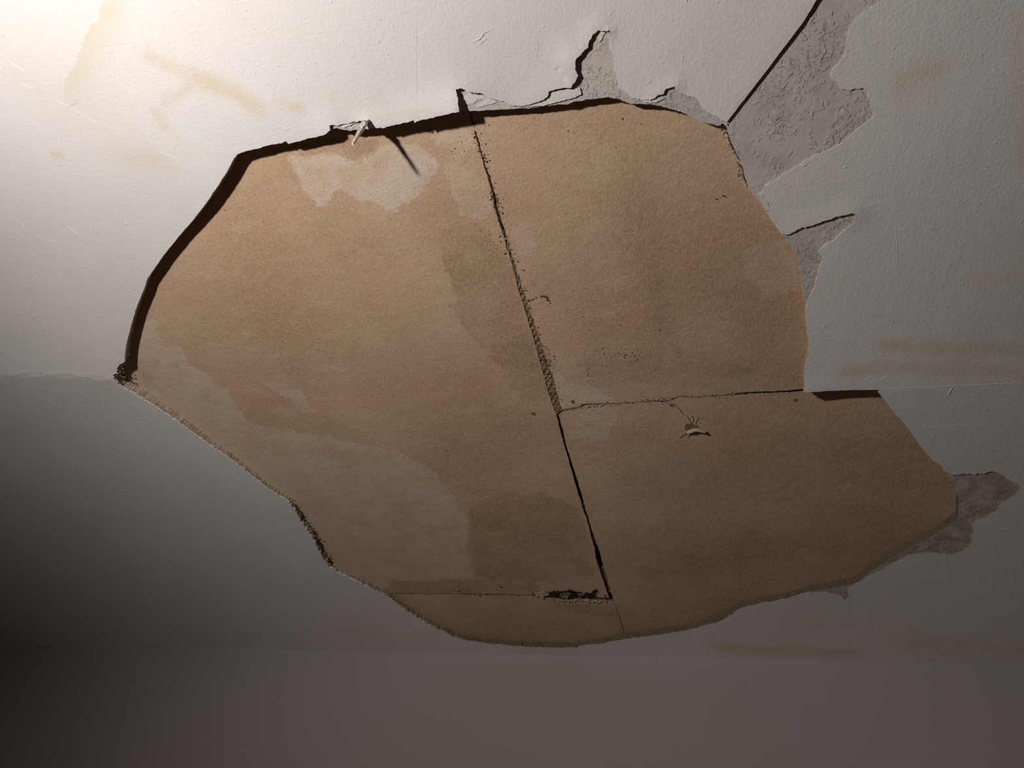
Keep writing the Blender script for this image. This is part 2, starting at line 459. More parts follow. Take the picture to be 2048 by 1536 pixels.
def free_points(loops_all, coarse=.02, mid=.012, fine=.0045):
    """denser towards curled edges"""
    far = grid_pts(.09, ROOM['x0'], ROOM['x1'], ROOM['y0'], ROOM['y1'])
    lo, hi = np.array([-2.2, -.15]), np.array([.75, WALL_Y])
    far = far[~((far > lo) & (far < hi)).all(1)]
    g = grid_pts(mid, lo[0], hi[0], lo[1], hi[1], seed=4)
    fl = [p for p, *_ in LIFTS_W]
    dl = near_mask(g, fl, .07)
    g1 = g[dl > .045]
    f = grid_pts(fine, -.95, .35, -.15, .75, seed=5)
    df = near_mask(f, fl, .06)
    f = f[df < .045]
    P = np.vstack([far, g1, f])
    db = near_mask(P, loops_all, .004)
    return P[db > .0025]

# ------------------------------------------------------------------ the ceiling: paint skin (root), base coat, boards
skin_loops = [hole_skin] + list(peels_w.values())
def closed(l): return np.vstack([l, l[:1]])
pts = free_points([closed(l) for l in skin_loops])
def keep_skin(c):
    k = inside(c, outer)
    for l in skin_loops: k &= ~inside(c, l)
    return k
V2, F = tri_plane([outer] + skin_loops, pts, keep_skin)
zl = H - sag(V2) - lift(V2)

# damp marks on the paint, in photograph pixels: (x1,y1,x2,y2,width,amount)
STAINS = [(295, 112, 380, 150, 16, .8), (380, 150, 470, 185, 20, 1.0), (465, 180, 515, 215, 20, .9), (560, 203, 603, 216, 12, .7), (385, 165, 330, 205, 14, .7), (312, 225, 332, 252, 12, .8),
          (108, 308, 126, 318, 8, .8), (215, 310, 330, 320, 26, .45), (330, 255, 380, 300, 22, .3), (140, 20, 520, 30, 60, .18),
          (1812, 165, 1860, 140, 26, .9), (1860, 135, 1930, 125, 14, .6), (1800, 205, 1880, 200, 20, .4), (2030, 40, 2040, 330, 20, .5),
          (1770, 690, 2060, 700, 22, .8), (1690, 745, 1760, 735, 22, .8), (1800, 735, 2060, 742, 26, .7), (1940, 560, 2050, 550, 25, .4),
          (1440, 1295, 1700, 1308, 22, .8), (1780, 1280, 2040, 1300, 40, .5), (700, 1270, 870, 1275, 20, .4), (1590, 1250, 1800, 1245, 25, .35), (740, 235, 860, 215, 8, .4), (655, 190, 740, 215, 14, .25), (1640, 600, 1700, 540, 16, .25)]
def stains(P):
    s = np.zeros(len(P))
    for x1, y1, x2, y2, w, a in STAINS:
        A, B, C = w2([(x1, y1), (x2, y2), (x1 + w, y1)])
        d, _ = seg_dist(P, A, B)
        ww = max(np.linalg.norm(C - A), .006)
        s = np.maximum(s, a * np.exp(-(d / ww) ** 2))
    return s
TIDE = w2([(225, -120), (205, 0), (192, 40), (168, 68), (158, 110), (132, 148), (126, 190), (129, 225), (129, 255), (140, 320), (170, 400), (330, 560), (1000, 600), (2700, 600), (2700, -300), (225, -300)])
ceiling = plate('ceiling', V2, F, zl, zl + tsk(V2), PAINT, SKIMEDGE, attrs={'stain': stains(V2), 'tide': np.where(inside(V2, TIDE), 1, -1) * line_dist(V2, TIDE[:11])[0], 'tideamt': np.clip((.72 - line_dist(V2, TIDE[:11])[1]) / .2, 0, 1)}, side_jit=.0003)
ceiling['kind'] = 'structure'
ceiling['label'] = 'damp-stained white painted ceiling broken open around bare brown plasterboard'

# base coat under the paint skin
def keep_base(c): return inside(c, outer) & ~inside(c, hole_base)
far = grid_pts(.09, ROOM['x0'], ROOM['x1'], ROOM['y0'], ROOM['y1'], seed=9)
lo, hi = np.array([-1.3, -.1]), np.array([.5, WALL_Y])
far = far[~((far > lo) & (far < hi)).all(1)]
g = grid_pts(.012, lo[0], hi[0], lo[1], hi[1], seed=10)
far = np.vstack([far, g]); far = far[near_mask(far, [closed(hole_base)], .004) > .003]
Vb, Fb = tri_plane([outer, hole_base], far, keep_base)
zb = H - sag(Vb) + tsk(Vb) + .0001
# where the edge is thin the base coat is chewed back a little
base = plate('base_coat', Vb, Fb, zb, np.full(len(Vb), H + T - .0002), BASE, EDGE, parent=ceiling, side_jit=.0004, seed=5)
base['label'] = 'rough pinkish base plaster bared where the paint peeled'

# boards
ZB = H + T
def edge(px, seed, amp=.7, step=4): return w2(ragged(px, amp, step, closed=False, seed=seed), ZB)
MAIN_L = [(925, 160), (940, 227), (951, 274), (967, 329), (975, 354), (985, 389), (988, 413), (1000, 452), (1009, 480), (1027, 540), (1039, 587), (1052, 628), (1066, 673), (1081, 728), (1095, 779), (1113, 831), (1129, 893), (1146, 951), (1161, 1001), (1178, 1053), (1196, 1130), (1219, 1196)]
MAIN_R1 = [(930, 160), (944, 232), (955, 274), (970, 329), (979, 354), (990, 389), (994, 413), (1006, 452), (1015, 480), (1033, 537), (1042, 568), (1054, 603), (1070, 652), (1084, 691), (1091, 714), (1105, 750), (1112, 779), (1124, 819)]
MAIN_R2 = [(1117, 831), (1120, 840), (1134, 897), (1151, 949), (1168, 1005), (1178, 1040), (1197, 1097), (1216, 1164), (1228, 1201), (1233, 1218)]
MAIN_R3 = [(1233, 1218), (1239, 1237), (1243, 1248), (1262, 1330)]
RSEAM_T = [(1124, 819), (1151, 815), (1171, 808), (1239, 806), (1302, 802), (1337, 801), (1359, 792), (1398, 793), (1498, 784), (1562, 781), (1606, 778), (1700, 768), (2000, 735)]
RSEAM_B = [(1117, 831), (1128, 822), (1153, 818), (1173, 811), (1239, 807.5), (1302, 804), (1337, 803.5), (1359, 794), (1398, 795), (1498, 788.5), (1530, 788), (1562, 786.5), (1606, 785), (1700, 773), (2000, 738)]
BSEAM_T = [(560, 1183), (775, 1186.5), (916, 1187), (1004, 1188.5), (1062, 1190), (1096, 1191), (1150, 1193), (1196, 1194.5), (1219, 1196)]
BSEAM_B = [(560, 1184.5), (775, 1188), (916, 1188.5), (1004, 1190), (1062, 1191.5), (1096, 1196), (1150, 1197), (1196, 1199), (1228, 1202)]
eL = edge(MAIN_L, 31); eR1 = edge(MAIN_R1, 32, .8); eR2 = edge(MAIN_R2, 33, .6); eR3 = edge(MAIN_R3, 34, .3)
rT = edge(RSEAM_T, 35, .6); rB = edge(RSEAM_B, 36, .6); bT = edge(BSEAM_T, 37, .4); bB = edge(BSEAM_B, 38, .4)
BX0, BX1, BY0, BY1 = -1.36, .50, .02, WALL_Y - .002
P_ = lambda *a: np.array(a, float)
board_loops = {
 'L': np.vstack([[(BX0, BY0), (eL[0][0], BY0)], eL[1:-1], bT[::-1], [(BX0, bT[0][1])]]),
 'RU': np.vstack([[(eR1[0][0], BY0), (BX1, BY0), (BX1, rT[-1][1])], rT[::-1][1:], eR1[::-1][1:-1]]),
 'RL': np.vstack([rB, [(BX1, rB[-1][1]), (BX1, BY1), (eR3[-1][0] + .001, BY1)], eR3[::-1] + P_(.0012, 0), eR2[::-1][1:]]),
 'BL': np.vstack([[(BX0, bB[0][1])], bB, eR3, [(eR3[-1][0], BY1), (BX0, BY1)]]),
}
PALE = {  # outline px, amount
 'p1': ([(575, 312), (600, 313), (619, 316), (632, 309), (659, 305), (682, 308), (694, 319), (711, 322), (727, 314), (748, 309), (757, 294), (768, 287), (850, 290), (880, 330), (850, 375), (805, 410), (790, 425), (770, 419), (752, 407), (717, 401), (700, 387), (679, 381), (664, 394), (644, 419), (636, 419), (629, 401), (612, 387), (600, 366), (588, 346)], .95),
 'p1b': ([(860, 262), (930, 250), (948, 290), (930, 300), (925, 325), (905, 300), (875, 290)], .6),
 'p1c': ([(885, 330), (925, 330), (960, 350), (985, 400), (990, 430), (960, 440), (920, 430), (900, 380)], .42),
 'p2': ([(285, 640), (305, 638), (317, 645), (308, 658), (331, 685), (355, 691), (372, 711), (370, 723), (384, 736), (419, 749), (431, 764), (457, 781), (466, 805), (501, 846), (545, 858), (589, 858), (595, 864), (648, 872), (706, 884), (748, 892), (800, 905), (870, 945), (910, 1000), (938, 1040), (935, 1090), (942, 1134), (950, 1156), (910, 1156), (866, 1162), (807, 1162), (784, 1158), (740, 1215), (620, 1150), (560, 1040), (400, 920), (240, 780), (230, 740)], .62),
 'p3': ([(528, 764), (560, 764), (598, 779), (613, 799), (633, 823), (619, 827), (601, 824), (583, 802), (560, 788), (534, 773)], .55),
 'p4': ([(1127, 820), (1160, 814), (1215, 812), (1240, 835), (1222, 858), (1215, 880), (1166, 888), (1134, 876), (1122, 845)], .5),
 'p5': ([(1104, 741), (1132, 758), (1166, 771), (1190, 775), (1212, 786), (1232, 796), (1230, 804), (1171, 806), (1120, 820), (1108, 780)], .75),
 'p6': ([(1480, 500), (1560, 480), (1592, 520), (1600, 575), (1540, 600), (1500, 560)], .3),
 'p7': ([(1140, 905), (1300, 890), (1420, 925), (1400, 1000), (1300, 1050), (1190, 1040)], .22),
 'p8': ([(1025, 455), (1060, 440), (1075, 500), (1045, 530), (1030, 500)], .35),
}
DARK = [
 [(905, 440), (880, 465), (872, 490), (892, 540), (905, 572), (914, 597), (900, 612), (920, 650), (960, 685), (1000, 735), (1040, 795), (1085, 800), (1095, 780), (1060, 660), (1035, 575), (1015, 510), (985, 470), (950, 445)],
 [(940, 1010), (1000, 990), (1080, 985), (1150, 1010), (1180, 1080), (1190, 1150), (1100, 1165), (960, 1160), (945, 1130), (938, 1060)],
 [(784, 1160), (866, 1163), (910, 1158), (950, 1160), (1080, 1172), (1080, 1188), (775, 1186)],
 [(1095, 1205), (1225, 1208), (1240, 1235), (1190, 1232), (1130, 1222)],
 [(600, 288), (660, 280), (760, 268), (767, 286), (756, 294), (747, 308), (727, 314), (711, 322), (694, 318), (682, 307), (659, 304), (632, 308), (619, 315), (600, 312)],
]
SOFT = [(1290, 440, 1330, 640, 45, .45), (1380, 560, 1470, 520, 30, .3), (1200, 730, 1480, 740, 45, .55), (400, 560, 520, 640, 80, .22), (480, 720, 640, 760, 40, .25), (1500, 700, 1600, 750, 30, .3), (1020, 600, 1060, 760, 22, .35), (600, 560, 760, 500, 50, .12),
        (1350, 960, 1750, 900, 110, .42), (1330, 1130, 1750, 1080, 110, .55), (1250, 1240, 1450, 1210, 50, .4), (1000, 1250, 1150, 1260, 50, .3), (1420, 560, 1520, 700, 80, .35), (740, 780, 900, 880, 40, .15), (1330, 600, 1500, 620, 60, .3), (1590, 755, 1606, 700, 8, .6)]  # wide lower right blots paint the light's falloff into the board
pale_w = {k: (w2(p, ZB), a) for k, (p, a) in PALE.items()}
dark_w = [w2(p, ZB) for p in DARK]
BLABEL = {'L': 'long brown plasterboard sheet left of the open seam', 'RU': 'brown plasterboard sheet right of the seam, nearest the peeled strip',
          'RL': 'dark brown plasterboard sheet at the right, below the level joint', 'BL': 'narrow brown plasterboard end next to the wall'}
for k, lp in board_loops.items():
    x0, y0 = lp.min(0); x1, y1 = lp.max(0)
    g = grid_pts(.007, x0, x1, y0, y1, seed=40)
    g = g[inside(g, lp)]; g = g[near_mask(g, [closed(lp)], .004) > .003]
    Vv, Ff = tri_plane([lp], g, lambda c: inside(c, lp))
    pa = np.full(len(Vv), -1.0); am = np.zeros(len(Vv))
    for nm, (pl, a) in pale_w.items():
        s = sdf(Vv, pl); q = s > pa
        pa[q] = s[q]; am[q] = a
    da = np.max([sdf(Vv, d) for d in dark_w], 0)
    so = np.zeros(len(Vv))
    for x_1, y_1, x_2, y_2, w, a in SOFT:
        A, B, C = w2([(x_1, y_1), (x_2, y_2), (x_1 + w, y_1)], ZB)
        d, _ = seg_dist(Vv, A, B); so = np.maximum(so, a * np.exp(-(d / np.linalg.norm(C - A)) ** 2))
    zz = ZB + .0006 * vnoise(Vv + 5, 6.0)
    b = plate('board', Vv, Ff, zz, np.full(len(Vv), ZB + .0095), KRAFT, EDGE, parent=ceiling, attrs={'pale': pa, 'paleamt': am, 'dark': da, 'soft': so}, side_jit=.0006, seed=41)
    b['label'] = BLABEL[k]

def box(name, lo, hi, mat, parent=None, bevel=0):
    x0, y0, z0 = lo; x1, y1, z1 = hi
    V = [(x0, y0, z0), (x1, y0, z0), (x1, y1, z0), (x0, y1, z0), (x0, y0, z1), (x1, y0, z1), (x1, y1, z1), (x0, y1, z1)]
    Fc = [(3, 2, 1, 0), (4, 5, 6, 7), (0, 1, 5, 4), (1, 2, 6, 5), (2, 3, 7, 6), (3, 0, 4, 7)]
    return mesh_obj(name, V, Fc, mat, parent)

# added dark slab above the boards stops light leaks and blackens the gaps
box('light_stop_slab', (ROOM['x0'] - .1, ROOM['y0'] - .1, ZB + .022), (ROOM['x1'] + .1, ROOM['y1'] + .1, ZB + .06), VOID, ceiling)

# crumbly filling in the wedge between the boards
def strip_between(px_a, px_b, n, m, depth, rough, seed):
    A = w2(ragged(px_a, 0, 5, closed=False), ZB); B = w2(ragged(px_b, 0, 5, closed=False), ZB)
    def resample(L, n):
        s = np.concatenate([[0], np.cumsum(np.linalg.norm(np.diff(L, axis=0), axis=1))]); t = np.linspace(0, s[-1], n)
        return np.stack([np.interp(t, s, L[:, 0]), np.interp(t, s, L[:, 1])], 1)
    A, B = resample(A, n), resample(B, n)
    r = np.random.default_rng(seed)
    V, Fc = [], []
    for i in range(n):
        for j in range(m):
            t = -.25 + 1.5 * j / (m - 1)
            p = A[i] * (1 - t) + B[i] * t
            z = ZB + depth + rough * (r.normal() * .6 + .8 * math.sin(i * 1.3 + j))
            V.append((p[0] + r.normal(0, rough * .35), p[1] + r.normal(0, rough * .5), z))
    top = len(V)
    for i in range(n - 1):
        for j in range(m - 1):
            q = i * m + j
            Fc.append((q, q + m, q + m + 1, q + 1))
    return V, Fc
V, Fc = strip_between([(1003, 460), (1027, 540), (1052, 628), (1081, 728), (1113, 829)], [(1009, 460), (1033, 537), (1057, 612), (1084, 691), (1105, 750), (1124, 821)], 150, 7, .0014, .0009, 3)
j = mesh_obj('joint_filler', V, Fc, GYPSUM, ceiling); j['label'] = 'crumbly brown plaster filling the wedge-shaped board joint'
V, Fc = strip_between([(1163, 1008), (1180, 1060), (1193, 1093)], [(1169, 1006), (1183, 1055), (1196, 1093)], 40, 4, .004, .0008, 5)
mesh_obj('joint_filler', V, Fc, GYPSUM, ceiling)
V, Fc = strip_between([(1200, 1138), (1219, 1190)], [(1207, 1134), (1226, 1188)], 30, 4, .005, .0008, 6)
mesh_obj('joint_filler', V, Fc, GYPSUM, ceiling)
V, Fc = strip_between([(1124, 819), (1239, 806), (1359, 792), (1490, 784)], [(1124, 823), (1239, 808), (1359, 795), (1490, 788)], 110, 4, .0006, .0007, 8)
mesh_obj('joint_filler', V, Fc, GYPSUM, ceiling)

# ------------------------------------------------------------------ small thin layers left on the base coat
def small_plate(name, px, z_up, thick, mat, seed, amp=.5, tilt=None, side=None, label=None):
    out = surf(ragged(px, amp, 2.5, seed=seed), up=z_up - TS, skin=1)[:, :2]
    x0, y0 = out.min(0); x1, y1 = out.max(0)
    g = grid_pts(.004, x0, x1, y0, y1, seed=seed)
    g = g[inside(g, out)]
    if len(g): g = g[near_mask(g, [closed(out)], .003) > .0012]
    Vv, Ff = tri_plane([out], g, lambda c: inside(c, out))
    z = H - sag(Vv) + tsk(Vv) + z_up - TS
    if tilt is not None:
        A, B, dz = tilt
        A, B = w2([A, B]); d = B - A
        t = np.clip(((Vv - A) @ d) / (d @ d), 0, 1); z = z - dz * .001 * t
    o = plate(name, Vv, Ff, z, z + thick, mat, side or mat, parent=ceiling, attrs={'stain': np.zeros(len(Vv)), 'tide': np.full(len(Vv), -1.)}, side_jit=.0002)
    if label: o['label'] = label
    return o
small_plate('paint_flake', [(1040, 214), (1070, 208), (1096, 193), (1100, 184), (1125, 180), (1160, 176), (1163, 188), (1150, 195), (1120, 203), (1085, 212)], TS - .0012, .0014, PAINT, 60, tilt=((1110, 180), (1130, 203), .5), side=SKIMEDGE)
small_plate('paint_flake', [(935, 186), (965, 190), (972, 198), (955, 199), (948, 207), (930, 209), (922, 200)], TS - .0005, .0007, PAINT, 61, side=SKIMEDGE)
small_plate('paint_flake', [(972, 197), (998, 203), (990, 206), (976, 210), (958, 215), (950, 211), (966, 204)], TS - .0007, .0009, PAINT, 62, side=SKIMEDGE)
small_plate('paint_flake', [(1200, 60), (1212, 63), (1207, 70), (1203, 80), (1199, 84), (1196, 76)], TS - .0009, .0011, PAINT, 63, side=SKIMEDGE)
small_plate('paint_flake', [(662, 252), (690, 249), (712, 245), (700, 252), (688, 256), (672, 254)], TS - .0010, .0012, PAINT, 64, side=SKIMEDGE)
small_plate('paint_flake', [(1275, 200), (1302, 201), (1316, 195), (1330, 196), (1312, 205), (1290, 205)], TS - .0010, .0012, PAINT, 65, side=SKIMEDGE)
small_plate('paint_flake', [(1519, 391), (1533, 398), (1537, 412), (1535, 424), (1528, 415), (1522, 402)], TS - .0012, .0013, PAINT, 66, side=SKIMEDGE)
# low tan remains of undercoat against the right rim
for i, px in enumerate([[(1440, 258), (1452, 262), (1462, 290), (1476, 318), (1470, 312), (1456, 288)], [(1472, 322), (1484, 335), (1488, 356), (1494, 372), (1484, 364), (1474, 348), (1478, 336)]]):
    out = w2(ragged(px, .9, 2.5, seed=70 + i), ZB)
    Vv, Ff = tri_plane([out], np.zeros((0, 2)), lambda c: inside(c, out))
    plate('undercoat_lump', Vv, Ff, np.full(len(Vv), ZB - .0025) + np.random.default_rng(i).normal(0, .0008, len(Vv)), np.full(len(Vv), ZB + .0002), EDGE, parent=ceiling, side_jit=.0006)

# flakes clinging to the bared plaster
def flake_mesh(seed):
    r = np.random.default_rng(seed); n = 9
    a = np.sort(r.uniform(0, 2 * math.pi, n)); rad = r.uniform(.45, 1.0, n)
    low = np.stack([np.cos(a) * rad, np.sin(a) * rad * r.uniform(.5, 1), np.full(n, -.22)], 1)
    low[:, 2] += low[:, 0] * r.uniform(-.06, .1)
    up = low * [1.04, 1.04, 0]; up[:, 2] = .10
    V = np.vstack([low, up]); Fc = [tuple(range(n - 1, -1, -1)), tuple(range(n, 2 * n))]
    Fc += [(i, (i + 1) % n, (i + 1) % n + n, i + n) for i in range(n)]
    me = bpy.data.meshes.new('plaster_flake'); me.from_pydata(V.tolist(), [], Fc); me.materials.append(FLAKE); return me
FLAKE = simple_noise('loose_plaster_flake', (.60, .52, .48), (.57, .49, .45), 3, .9, .05, .2)
FL = [flake_mesh(i) for i in range(8)]
regions = [([(1640, 10), (1700, 20), (1690, 90), (1670, 130), (1650, 150), (1600, 120), (1560, 130), (1600, 70)], 46, (2.5, 6.5)),
           ([(1560, 140), (1660, 160), (1680, 180), (1735, 190), (1740, 228), (1690, 270), (1620, 300), (1600, 240), (1560, 200)], 74, (2.5, 8.0)),
           ([(1500, 200), (1580, 210), (1600, 310), (1540, 350), (1510, 340), (1490, 280)], 26, (2, 5)),
           ([(1165, 130), (1225, 140), (1232, 185), (1180, 188), (1165, 160)], 14, (2, 5)),
           ([(1590, 470), (1690, 440), (1640, 490), (1610, 530)], 6, (2, 4))]
r = np.random.default_rng(99)
for px, n, (s0, s1) in regions:
    poly = np.array(px, float); lo, hi = poly.min(0), poly.max(0); c = 0
    while c < n:
        q = r.uniform(lo, hi)
        if not inside(q[None], poly)[0]: continue
        p = surf(q, skin=1)[0]
        if any(False for _ in ()): continue
        o = bpy.data.objects.new('plaster_flake', FL[r.integers(8)]); COL.objects.link(o); o.parent = ceiling
        s = r.uniform(s0, s1) * .001 * .75
        o.location = p; o.rotation_euler = (0, 0, r.uniform(0, 6.28)); o.scale = (s * r.uniform(.8, 1.7), s, .0016 * r.uniform(.6, 1.3)); c += 1

# ------------------------------------------------------------------ ridges, scratches and hairline cracks on the paint
def ridge(px, w, h, seed=0, mat=None, name='paint_ridge'):
    """thin raised line following the ceiling; w, h in mm"""
    P = surf(ragged(px, .5, 4, closed=False, seed=seed), lifted=True)
    n = len(P); V, Fc = [], []
    for i in range(n):
        d = P[min(i + 1, n - 1)] - P[max(i - 1, 0)]; d[2] = 0; d /= np.linalg.norm(d)
        nn = np.array([-d[1], d[0], 0]); k = math.sin(math.pi * (i + .4) / n) ** .5
        ww, hh = w * .0005 * k, h * .001 * k * (1 + .4 * math.sin(i * 2.1 + seed))
        V += [P[i] + nn * ww + [0, 0, .0004], P[i] - [0, 0, hh], P[i] - nn * ww + [0, 0, .0004]]
    for i in range(n - 1):
        q = 3 * i; Fc += [(q, q + 1, q + 4, q + 3), (q + 1, q + 2, q + 5, q + 4), (q + 2, q, q + 3, q + 5)]
    Fc += [(0, 2, 1), (3 * n - 3, 3 * n - 2, 3 * n - 1)]
    o = mesh_obj(name, V, Fc, mat or PAINT, ceiling, smooth=False, attrs={'stain': np.zeros(len(V)), 'tide': np.full(len(V), -1.)})
    return o
RIDGES = [([(10, 116), (30, 132), (50, 142)], 1.6, .5), ([(40, 166), (66, 178)], 1.8, .5), ([(105, 194), (120, 205), (136, 212), (148, 208), (158, 198)], 1.6, .55), ([(136, 212), (180, 238), (205, 250)], 1.3, .35),
          ([(182, 142), (206, 150)], 1.5, .4), ([(236, 168), (250, 176), (262, 184), (278, 186)], 1.6, .5), ([(310, 300), (345, 314), (362, 322)], 1.5, .4), ([(30, 432), (50, 455)], 1.6, .5), ([(100, 480), (118, 486)], 1.5, .4), ([(330, 440), (352, 462)], 1.4, .35),
          ([(132, 452), (160, 470)], 1.6, .45), ([(943, 86), (960, 78), (968, 66), (985, 60)], 2.2, .9), ([(950, 96), (975, 76)], 1.6, .5), ([(1066, 92), (1078, 86), (1072, 120)], 1.4, .35),
          ([(1790, 440), (1794, 480), (1796, 532)], 1.4, .4), ([(1838, 395), (1853, 438)], 1.3, .35), ([(1886, 455), (1892, 475)], 1.3, .4), ([(1894, 260), (1892, 320), (1905, 358)], 1.2, .3), ([(1668, 364), (1700, 358)], 1.6, .4), ([(1720, 415), (1800, 396)], 1.2, .25),
          ([(1640, 500), (1650, 512)], 1.4, .4), ([(1730, 762), (1748, 748)], 1.8, .5), ([(1760, 760), (1772, 752)], 1.6, .5), ([(1895, 790), (1905, 775)], 3.0, .9), ([(1940, 792), (1955, 788)], 1.8, .4),
          ([(1820, 853), (1900, 851), (1990, 849)], 1.2, .3), ([(1765, 778), (1880, 773), (2030, 766), (2060, 756)], 1.4, .45), ([(440, 940), (480, 985), (500, 1015)], 1.5, .35), ([(-40, 744), (60, 744), (150, 745.5), (226, 751)], 1.4, .3),
          ([(834, 20), (832, 100), (833, 170), (834, 238)], 1.0, .22), ([(1293, 166), (1305, 160)], 1.5, .5), ([(1490, 620), (1500, 600)], 1.0, .2)]
for i, (px, w, h) in enumerate(RIDGES):
    if px[0] == (1490, 620): continue
    ridge(px, w, h, seed=i)
# grit stuck in the paint
def lump_mesh(name, mat, seed, flat_=.6):
    r = np.random.default_rng(seed)
    V = [(0, 0, -flat_)] + [(math.cos(a) * r.uniform(.7, 1), math.sin(a) * r.uniform(.7, 1), r.uniform(-.1, .1) - .1) for a in np.linspace(0, 2 * math.pi, 7)[:-1]] + [(0, 0, .3)]
    Fc = [(0, 1 + (i + 1) % 6, 1 + i) for i in range(6)] + [(7, 1 + i, 1 + (i + 1) % 6) for i in range(6)]
    me = bpy.data.meshes.new(name); me.from_pydata(V, [], Fc); me.materials.append(mat); return me
def scatter(name, pts3, sizes, mat, seed, label=None):
    """many specks too small to tell apart: one joined part"""
    r = np.random.default_rng(seed); V, Fc = [], []
    for p, s in zip(pts3, sizes):
        b = len(V); k = 6; a0 = r.uniform(0, 6); st = r.uniform(.6, 2.2); th = r.uniform(0, 3.14)
        ring = []
        for i in range(k):
            a = i * 2 * math.pi / k; x, y = math.cos(a) * st * r.uniform(.7, 1.1), math.sin(a) * r.uniform(.7, 1.1)
            ring.append((p[0] + s * (x * math.cos(th) - y * math.sin(th)), p[1] + s * (x * math.sin(th) + y * math.cos(th)), p[2] - s * .15))
        V += [(p[0], p[1], p[2] - s * .7)] + ring + [(p[0], p[1], p[2] + s * .3)]
        Fc += [(b, b + 1 + (i + 1) % k, b + 1 + i) for i in range(k)] + [(b + 7, b + 1 + i, b + 1 + (i + 1) % k) for i in range(k)]
    o = mesh_obj(name, V, Fc, mat, ceiling, attrs={'stain': np.zeros(len(V)), 'tide': np.full(len(V), -1.)}); o['kind'] = 'stuff'
    if label: o['label'] = label
    return o
r = np.random.default_rng(17)
q = np.vstack([r.uniform((0, 0), (900, 240), (70, 2)), r.uniform((1240, 0), (1450, 180), (12, 2)), r.uniform((1760, 0), (2048, 740), (60, 2)), r.uniform((20, 410), (200, 520), (40, 2)), r.uniform((300, 380), (340, 420), (8, 2))])
hp = np.array([p[:2] for p in HOLE], float)
q = q[~inside(q, hp)]
for k_, pl in PEELS.items(): q = q[~inside(q, np.array([p[:2] for p in pl], float))]
scatter('paint_grit', surf(q, lifted=True), r.uniform(.0003, .0011, len(q)), PAINT, 3)

# crumbs along the seams and specks on the boards
def along(px, n, spread, r):
    L = np.array([p[:2] for p in px], float); s = np.concatenate([[0], np.cumsum(np.linalg.norm(np.diff(L, axis=0), axis=1))])
    t = r.uniform(0, s[-1], n); return np.stack([np.interp(t, s, L[:, 0]), np.interp(t, s, L[:, 1])], 1) + r.normal(0, 1, (n, 2)) * spread
q = np.vstack([along(MAIN_L[1:9], 110, (4, 5), r) + (4, 0), along(MAIN_R1[8:], 70, (4, 4), r), along(RSEAM_T[:9], 120, (4, 3), r), along([(985, 385), (1000, 420)], 40, (6, 6), r), along([(1085, 705), (1105, 730)], 40, (6, 6), r)])
scatter('crumbs', flat(q, ZB - .0004), r.uniform(.0003, .0010, len(q)), CRUMB, 4, 'dark plaster crumbs along the board joints')
q = np.vstack([[(1245, 237.5), (1148, 265), (1282, 248), (1232, 295), (1136, 262), (978, 250), (971, 288), (506, 347), (450, 420), (527, 444), (556, 719), (568, 590), (1533, 928), (1220, 1022), (1180, 660), (1240, 650), (1165, 633), (1440, 395), (1446, 391), (1433, 398), (1437, 404), (1450, 393), (1320, 660), (1275, 720), (1262, 712), (1275, 700), (1213, 732), (1216, 744), (1221, 746), (640, 700), (900, 520), (972, 414), (750, 850)],
               along([(1175, 735), (1178, 770)], 14, (4, 6), r), along([(1195, 700), (1240, 708), (1285, 712)], 18, (3, 3), r), along([(1055, 602), (1075, 595), (1092, 592), (1100, 608)], 40, (1.2, 1.2), r), along([(985, 470), (1005, 500)], 6, (12, 10), r)])
scatter('specks', flat(q, ZB - .0002), r.uniform(.0005, .0011, len(q)), CRUMB, 5, 'dark specks scattered over the brown board')
q = np.vstack([along([(960, 480), (985, 500)], 26, (12, 10), r), along([(900, 270), (925, 320)], 22, (14, 14), r), r.uniform((1150, 840), (1330, 960), (40, 2)), along([(1095, 715), (1110, 730)], 16, (5, 5), r), along([(560, 430), (880, 900)], 10, (80, 80), r), along([(1190, 800), (1480, 785)], 30, (8, 6), r)])
scatter('pale_crumbs', flat(q, ZB - .0003), r.uniform(.0003, .0009, len(q)), PAPER, 6, 'pale plaster crumbs left on the brown board')

# ------------------------------------------------------------------ nail heads
def lathe(name, prof, mat, parent, loc, n=20, smooth=True):
    V, Fc = [], []
    for rad, z in prof:
        for i in range(n):
            a = 2 * math.pi * i / n; V.append((loc[0] + rad * math.cos(a), loc[1] + rad * math.sin(a), loc[2] + z))
    for k in range(len(prof) - 1):
        for i in range(n):
            Fc.append((k * n + i, k * n + (i + 1) % n, (k + 1) * n + (i + 1) % n, (k + 1) * n + i))
    Fc.append(tuple(range(n - 1, -1, -1))); Fc.append(tuple((len(prof) - 1) * n + i for i in range(n)))
    return mesh_obj(name, V, Fc, mat, parent, smooth=smooth)
for i, px in enumerate([(862, 262), (1066, 827), (795, 853), (1591, 800), (1145, 803), (1343, 810), (1002, 1174)]):
    p = flat([px], ZB)[0]
    lathe('nail_head', [(.0029, .002), (.0031, -.0003), (.0027, -.0009), (.0020, -.0005), (.0004, -.0006)], NAIL if i != 2 else KRAFT, ceiling, p, smooth=False)

